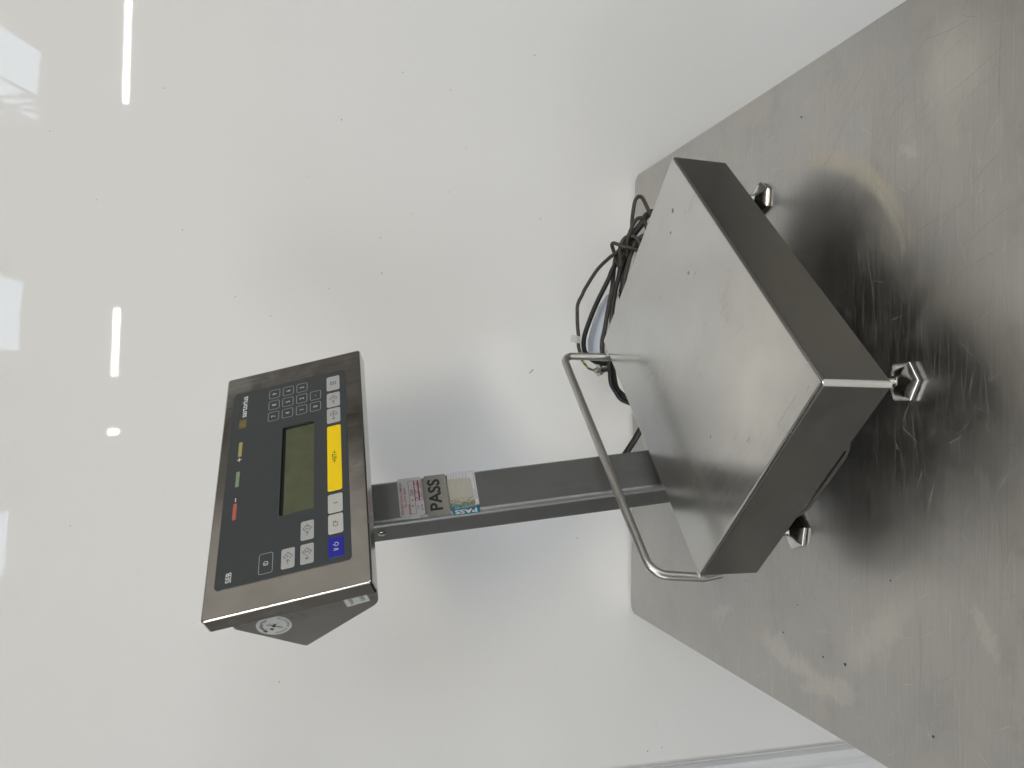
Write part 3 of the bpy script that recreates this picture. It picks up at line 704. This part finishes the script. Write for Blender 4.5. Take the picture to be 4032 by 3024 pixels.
def d_tog(f): diamond(f); arrow(f, 1, -6.5); arrow(f, -3.5, 3.5)
def d_sum_l(f): diamond(f); arrow(f, -1.8, -6.8); f.text('Σ', 2.6, 0, 3.4, M_bprint, ZT)
def d_sum_p(f): diamond(f); arrow(f, -6.8, -1.8); f.text('Σ', 1.9, 0, 3.2, M_bprint, ZT); f.text('+', 4.6, -.3, 2.6, M_bprint, ZT)
def d_pt(f): diamond(f); arrow(f, -6.8, -1.8); f.text('PT', 2.5, 0, 2.5, M_bprint, ZT, sx=.75)
def d_zero(f): arrow(f, -9.2, -5.2, a=1.5); arrow(f, 9.2, 5.2, a=1.5); f.text('0/T', 0, 0, 4.8, M_bprint, ZT, sx=.9, bold=.01)
def d_pow(f):
    f.text('I/', -2.9, 0, 4.6, M_wprint, ZT, sx=.8, bold=.01); p = [(3 + 2.2 * math.cos(R(a)), -.2 + 2.2 * math.sin(R(a))) for a in range(125, 416, 20)]; f.line(p, .5, M_wprint, ZT); f.line([(3, .2), (3, 3)], .5, M_wprint, ZT)
BY = -49.7
key(118.2, BY, 24.2, 15.8, 2.2, M_keyg, d_print); key(90, BY, 23.6, 15.8, 2.2, M_keyg, d_tgt); key(64.1, BY, 23.6, 15.8, 2.2, M_keyg, d_tog)
key(0, BY, 95.2, 15.9, 2.2, M_keyy, d_zero, label='wide yellow zero and tare key')
key(-64.4, BY, 24.6, 15.8, 2.2, M_keyl, lambda f: f.text('i', 0, 0, 5.0, M_bprint, ZT, sx=1.0, bold=.02)); key(-90.9, BY, 24.6, 15.8, 2.2, M_keyl, lambda f: f.text('CF', 0, 0, 5.2, M_bprint, ZT, sx=.9))
key(-119.5, BY, 24.4, 16.2, 1.2, M_keyb, d_pow, label='dark blue on and off key')
key(-119.5, -.7, 23.8, 13.8, 2.0, M_keyg, d_pt); key(-119.5, -20.1, 23.8, 13.8, 2.0, M_keyg, d_sum_l); key(-90.8, -20.1, 23.8, 13.8, 2.0, M_keyg, d_sum_p)
key(-119.5, 21.8, 24.2, 14.4, 2.4, None, lambda f: f.text('ID', 0, 0, 4.8, M_wprint, ZT, sx=.8), True)
for st, x, y in (('9', 123.1, 22.3), ('8', 104.4, 22.3), ('7', 85.6, 22.3), ('6', 123.1, 5.45), ('5', 104.3, 5.45), ('4', 85.5, 5.45), ('3', 123.0, -11.4), ('2', 104.3, -11.4), ('1', 85.4, -11.4), ('.', 104.2, -28.15), ('0', 85.4, -28.15)):
    key(x, y, 14.8, 13.2, 2.4, None, lambda f, st=st: (f.text(st, 0, 0, 5.0, M_wprint, ZT, sx=.8) if st != '.' else f.disc(0, 0, .5, .5, M_wprint, ZT, 10)), True)
for x, m, lb in ((44.4, M_ly, 'dim yellow indicator light'), (.2, M_lg, 'pale green indicator light'), (-44.6, M_lr, 'red indicator light')):
    f = Flat(); f.rr(0, 0, 21.8, 4.0, .3, m, .85); f.make('indicator_light', hous, HEAD @ Matrix.Translation((x * .001, .0593, 0)), label=lb)
f = Flat(); zp = .85
f.rect(26.0, 58.85, 31.4, 59.75, M_wprint, zp); f.rect(28.3, 56.7, 29.1, 61.9, M_wprint, zp + .03); f.make('plus_sign', hous, HEAD); f = Flat(); f.rect(-31.2, 58.9, -26.0, 59.8, M_wprint, zp); f.make('minus_sign', hous, HEAD)
f = Flat(); f.text('sartorius', 113, 59.0, 6.6, M_wprint, zp, width=35.0, bold=.010); f.make('maker_lettering', hous, HEAD)
f = Flat(); f.text('SEB', -126.3, 59.3, 5.6, M_wprint, zp, width=11.8); f.make('type_lettering', hous, HEAD)
f = Flat()
for i in range(9):
    for j in range(7):
        x = 84.5 + (i - 4) * 1.62 + (.5 if j % 2 else 0); y = 59.4 + (j - 3) * 1.25; d = abs(((i * 5 + j * 3) % 9) - 4) / 4
        if (i, j) in ((0, 0), (0, 3), (0, 6), (8, 1), (8, 4), (1, 5), (7, 6), (7, 2)): continue
        f.disc(x, y, .28 + .32 * d, .28 + .32 * d, M_logo, zp, 8)
f.make('dotted_emblem', hous, HEAD)['kind'] = 'stuff'

# ------------------------------------------------------------------ cables behind the scale
C = {
'outer': [[0.2375, -0.1, 0.0351], [0.2339, -0.1007, 0.0444], [0.2316, -0.1014, 0.0642], [0.2257, -0.1021, 0.0776], [0.2157, -0.1029, 0.0909], [0.1961, -0.1036, 0.1106], [0.1658, -0.1043, 0.1303], [0.1553, -0.105, 0.1355], [0.1396, -0.1057, 0.1433], [0.1243, -0.1064, 0.1442], [0.1062, -0.1071, 0.1438], [0.0882, -0.1079, 0.1422], [0.0734, -0.1086, 0.1423], [0.0642, -0.1093, 0.1399], [0.0567, -0.11, 0.1362]],
'Q': [[0.2354, -0.085, 0.0462], [0.2275, -0.0857, 0.0572], [0.215, -0.0864, 0.069], [0.1981, -0.0871, 0.0789], [0.1849, -0.0879, 0.0844], [0.1468, -0.0886, 0.104], [0.1151, -0.0893, 0.1174], [0.0935, -0.09, 0.125], [0.0812, -0.0907, 0.1271], [0.0722, -0.0914, 0.1268], [0.0642, -0.0921, 0.124], [0.0527, -0.0929, 0.1116], [0.0482, -0.0936, 0.0983], [0.0481, -0.0943, 0.0855], [0.0485, -0.095, 0.0709]],
'R': [[0.2364, -0.075, 0.0599], [0.2212, -0.075, 0.0673], [0.1892, -0.075, 0.071], [0.175, -0.075, 0.0722], [0.156, -0.075, 0.076], [0.1372, -0.075, 0.0794], [0.1054, -0.075, 0.0848], [0.0866, -0.075, 0.0886], [0.0712, -0.075, 0.0893], [0.0643, -0.075, 0.0866], [0.0584, -0.075, 0.0758]],
'S': [[0.2439, -0.095, 0.0463], [0.2274, -0.095, 0.0578], [0.2117, -0.095, 0.0651], [0.1863, -0.095, 0.0702], [0.1784, -0.095, 0.0723], [0.1625, -0.095, 0.0761], [0.144, -0.095, 0.079], [0.1267, -0.095, 0.081], [0.1103, -0.095, 0.0795]],
'T': [[0.2488, -0.065, 0.0283], [0.2244, -0.065, 0.044], [0.2047, -0.065, 0.0479], [0.1792, -0.065, 0.0508], [0.1648, -0.065, 0.0525]],
'U': [[0.2495, -0.11, 0.0421], [0.2249, -0.11, 0.0547], [0.2033, -0.11, 0.061], [0.1814, -0.11, 0.0661], [0.1622, -0.11, 0.0676]],
'loop1': [[0.2487, -0.1, 0.0531], [0.2613, -0.1, 0.0501], [0.282, -0.1, 0.0494], [0.3004, -0.1, 0.0471], [0.3126, -0.1, 0.0446], [0.3187, -0.1, 0.0409], [0.3209, -0.1, 0.0364], [0.3178, -0.1, 0.031], [0.3067, -0.1, 0.0246], [0.294, -0.1, 0.0177], [0.2789, -0.1, 0.0085]],
'loop2': [[0.245, -0.115, 0.0641], [0.2575, -0.115, 0.0599], [0.2697, -0.115, 0.0547], [0.2787, -0.115, 0.0487], [0.2821, -0.115, 0.0421], [0.2801, -0.115, 0.0363], [0.2714, -0.115, 0.0322], [0.2598, -0.115, 0.0281]],
'V': [[0.2466, -0.08, 0.0486], [0.2642, -0.08, 0.0375], [0.2803, -0.08, 0.0245], [0.2954, -0.08, 0.0151]],
'loop3': [[0.2279, -0.105, 0.0727], [0.2398, -0.1075, 0.0709], [0.2478, -0.11, 0.0668], [0.2524, -0.1125, 0.0587], [0.25, -0.115, 0.0501], [0.2425, -0.1175, 0.045], [0.2334, -0.12, 0.0399]],
'loop4': [[0.2311, -0.12, 0.0575], [0.2334, -0.1157, 0.0704], [0.2374, -0.1114, 0.0778], [0.2402, -0.1071, 0.0843], [0.2377, -0.1029, 0.0853], [0.231, -0.0986, 0.081], [0.2235, -0.0943, 0.076], [0.2142, -0.09, 0.0714]],
'low1': [[0.048, -0.11, 0.0903], [0.0368, -0.11, 0.0889], [0.0163, -0.11, 0.0869], [0.002, -0.11, 0.0781], [-0.0079, -0.11, 0.0702], [-0.013, -0.11, 0.0583], [-0.0157, -0.11, 0.046]],
'low2': [[0.0491, -0.095, 0.0788], [0.0328, -0.095, 0.0769], [0.0125, -0.095, 0.0727], [0.0012, -0.095, 0.0638], [-0.0055, -0.095, 0.0482]],
'W': [[-0.125, -0.10, 0.0700], [-0.1012, -0.1, 0.0604], [-0.0911, -0.106, 0.0566], [-0.0747, -0.112, 0.0481], [-0.0627, -0.118, 0.0435], [-0.0477, -0.124, 0.0368], [-0.0354, -0.13, 0.0288]],
'earth': [[0.0539, -0.11, 0.1383], [0.0507, -0.11, 0.1366], [0.0449, -0.11, 0.1314], [0.0391, -0.11, 0.1256], [0.0353, -0.11, 0.116]],
}
def cab(key_, r, m, parent, tail=None, head=None, label=None):
    p = [tuple(q) for q in C[key_]]
    if tail: p += tail
    if head: p = head + p
    bm = bmesh.new(); sweep(bm, spline(p, 5), r, 12); return link('cable', bm_done(bm, 60), m, parent, None if parent.name not in WORLD else WORLD[parent.name], label)
coil = thing('cable_coil', 'bundle of brown and black cables looped between the scale and the wall', 'cable')
cab('outer', .0029, M_cabA, coil, head=[(.225, -.12, .006), (.245, -.11, .018)])
cab('Q', .0039, M_cabB, coil, tail=[(.05, -.11, .045), (.07, -.12, .012)], head=[(.20, -.13, .006), (.235, -.11, .022)])
cab('R', .0036, M_cabA, coil, tail=[(.055, -.09, .05), (.07, -.11, .015)], head=[(.27, -.10, .008), (.252, -.085, .035)])
cab('S', .0038, M_cabB, coil, tail=[(.095, -.10, .06), (.09, -.12, .02)], head=[(.26, -.12, .01)])
cab('T', .0040, M_cabB, coil, tail=[(.14, -.07, .045), (.12, -.08, .012)], head=[(.27, -.08, .008)])
cab('U', .0036, M_cabA, coil, tail=[(.145, -.115, .05), (.13, -.12, .012)], head=[(.265, -.12, .012)])
cab('loop1', .0031, M_cabA, coil, tail=[(.262, -.10, .0042)], head=[(.225, -.095, .056)])
cab('loop2', .0031, M_cabA, coil, tail=[(.245, -.115, .012)], head=[(.222, -.105, .060)])
cab('V', .0058, M_cabB, coil, tail=[(.300, -.09, .008)], head=[(.22, -.08, .060)])
cab('loop3', .0034, M_cabA, coil, tail=[(.225, -.125, .012)], head=[(.205, -.10, .068)])
cab('loop4', .0030, M_cabA, coil, tail=[(.19, -.09, .058)], head=[(.225, -.12, .04)])
cab('low1', .0041, M_cabB, coil, tail=[(-.012, -.115, .012)], head=[(.060, -.105, .080)])
cab('low2', .0040, M_cabA, coil, tail=[(-.01, -.10, .010)], head=[(.058, -.098, .075)])
cab('earth', .0019, M_earth, coil, label='green and yellow earth wire')
# white tag folded round the outer cable
bm = bmesh.new(); rows = []
tp = [(.0905, .1560), (.0893, .1492), (.0888, .1440), (.0884, .1405)]; bt = [(.0793, .1579), (.0782, .1500), (.0776, .1440), (.0768, .1388)]
zo = [-.1145, -.1148, -.1135, -.1108]
a = [bm.verts.new((x, zo[i], z)) for i, (x, z) in enumerate(tp)]; b = [bm.verts.new((x, zo[i] - .0004, z)) for i, (x, z) in enumerate(bt)]
a2 = [bm.verts.new((x, zo[i] + [.0008, .003, .0065, .001][i], z)) for i, (x, z) in enumerate(tp)]; b2 = [bm.verts.new((x, zo[i] + [.0008, .003, .0065, .001][i], z)) for i, (x, z) in enumerate(bt)]
for i in range(3): bm.faces.new((a[i], a[i + 1], b[i + 1], b[i])); bm.faces.new((a2[i], b2[i], b2[i + 1], a2[i + 1]))
link('cable_tag', bm_done(bm, 70), M_white, coil, label='blank white paper tag folded round the outermost cable')
# earth lug, bolt and nut
bm = bmesh.new(); y_ = -.110
sweep(bm, [(.0353, y_, .1160), (.0362, y_, .1120)], .0026, 8); 
for k in range(4): sweep(bm, [(.0350 + k * .0005, y_, .1152 - k * .0016), (.0352 + k * .0005, y_, .1146 - k * .0016)], .0047, 10)
link('crimp_sleeve', bm_done(bm, 40), M_bolt, coil)
bm = bmesh.new(); sweep(bm, [(.0358, y_ - .002, .1085), (.0364, y_ - .002, .1035)], .0074, 6); sweep(bm, [(.0364, y_ - .002, .1035), (.0385, y_, .0945)], .0046, 10); sweep(bm, [(.0360, y_ - .002, .1104), (.0361, y_ - .002, .1088)], .0096, 16)
link('lug_bolt', bm_done(bm, 35), M_bolt, coil)
# pale blue curved sheet between the cables
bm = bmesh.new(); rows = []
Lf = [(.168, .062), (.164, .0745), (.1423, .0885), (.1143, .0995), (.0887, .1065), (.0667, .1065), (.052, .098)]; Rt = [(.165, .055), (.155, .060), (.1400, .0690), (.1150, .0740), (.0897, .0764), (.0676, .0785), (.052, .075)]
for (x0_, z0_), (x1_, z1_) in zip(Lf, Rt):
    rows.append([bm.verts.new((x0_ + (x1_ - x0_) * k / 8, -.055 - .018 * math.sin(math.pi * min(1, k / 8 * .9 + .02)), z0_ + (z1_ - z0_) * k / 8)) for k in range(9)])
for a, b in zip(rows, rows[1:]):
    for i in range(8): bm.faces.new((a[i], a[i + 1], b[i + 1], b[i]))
o = link('pale_sheet', bm_done(bm, 70), M_pale); sd = o.modifiers.new('thickness', 'SOLIDIFY'); sd.thickness = .0006
tag(o, 'pale blue sheet bulging between the cables behind the pan', 'plastic film')
lead = thing('power_cable', 'thick black cable running from the column foot behind the pan', 'cable')
cab('W', .0052, M_cabB, lead, tail=[(-.02, -.14, .0075), (.02, -.15, .0055)], head=[(-.150, -.14, .074), (-.155, -.22, .078)])
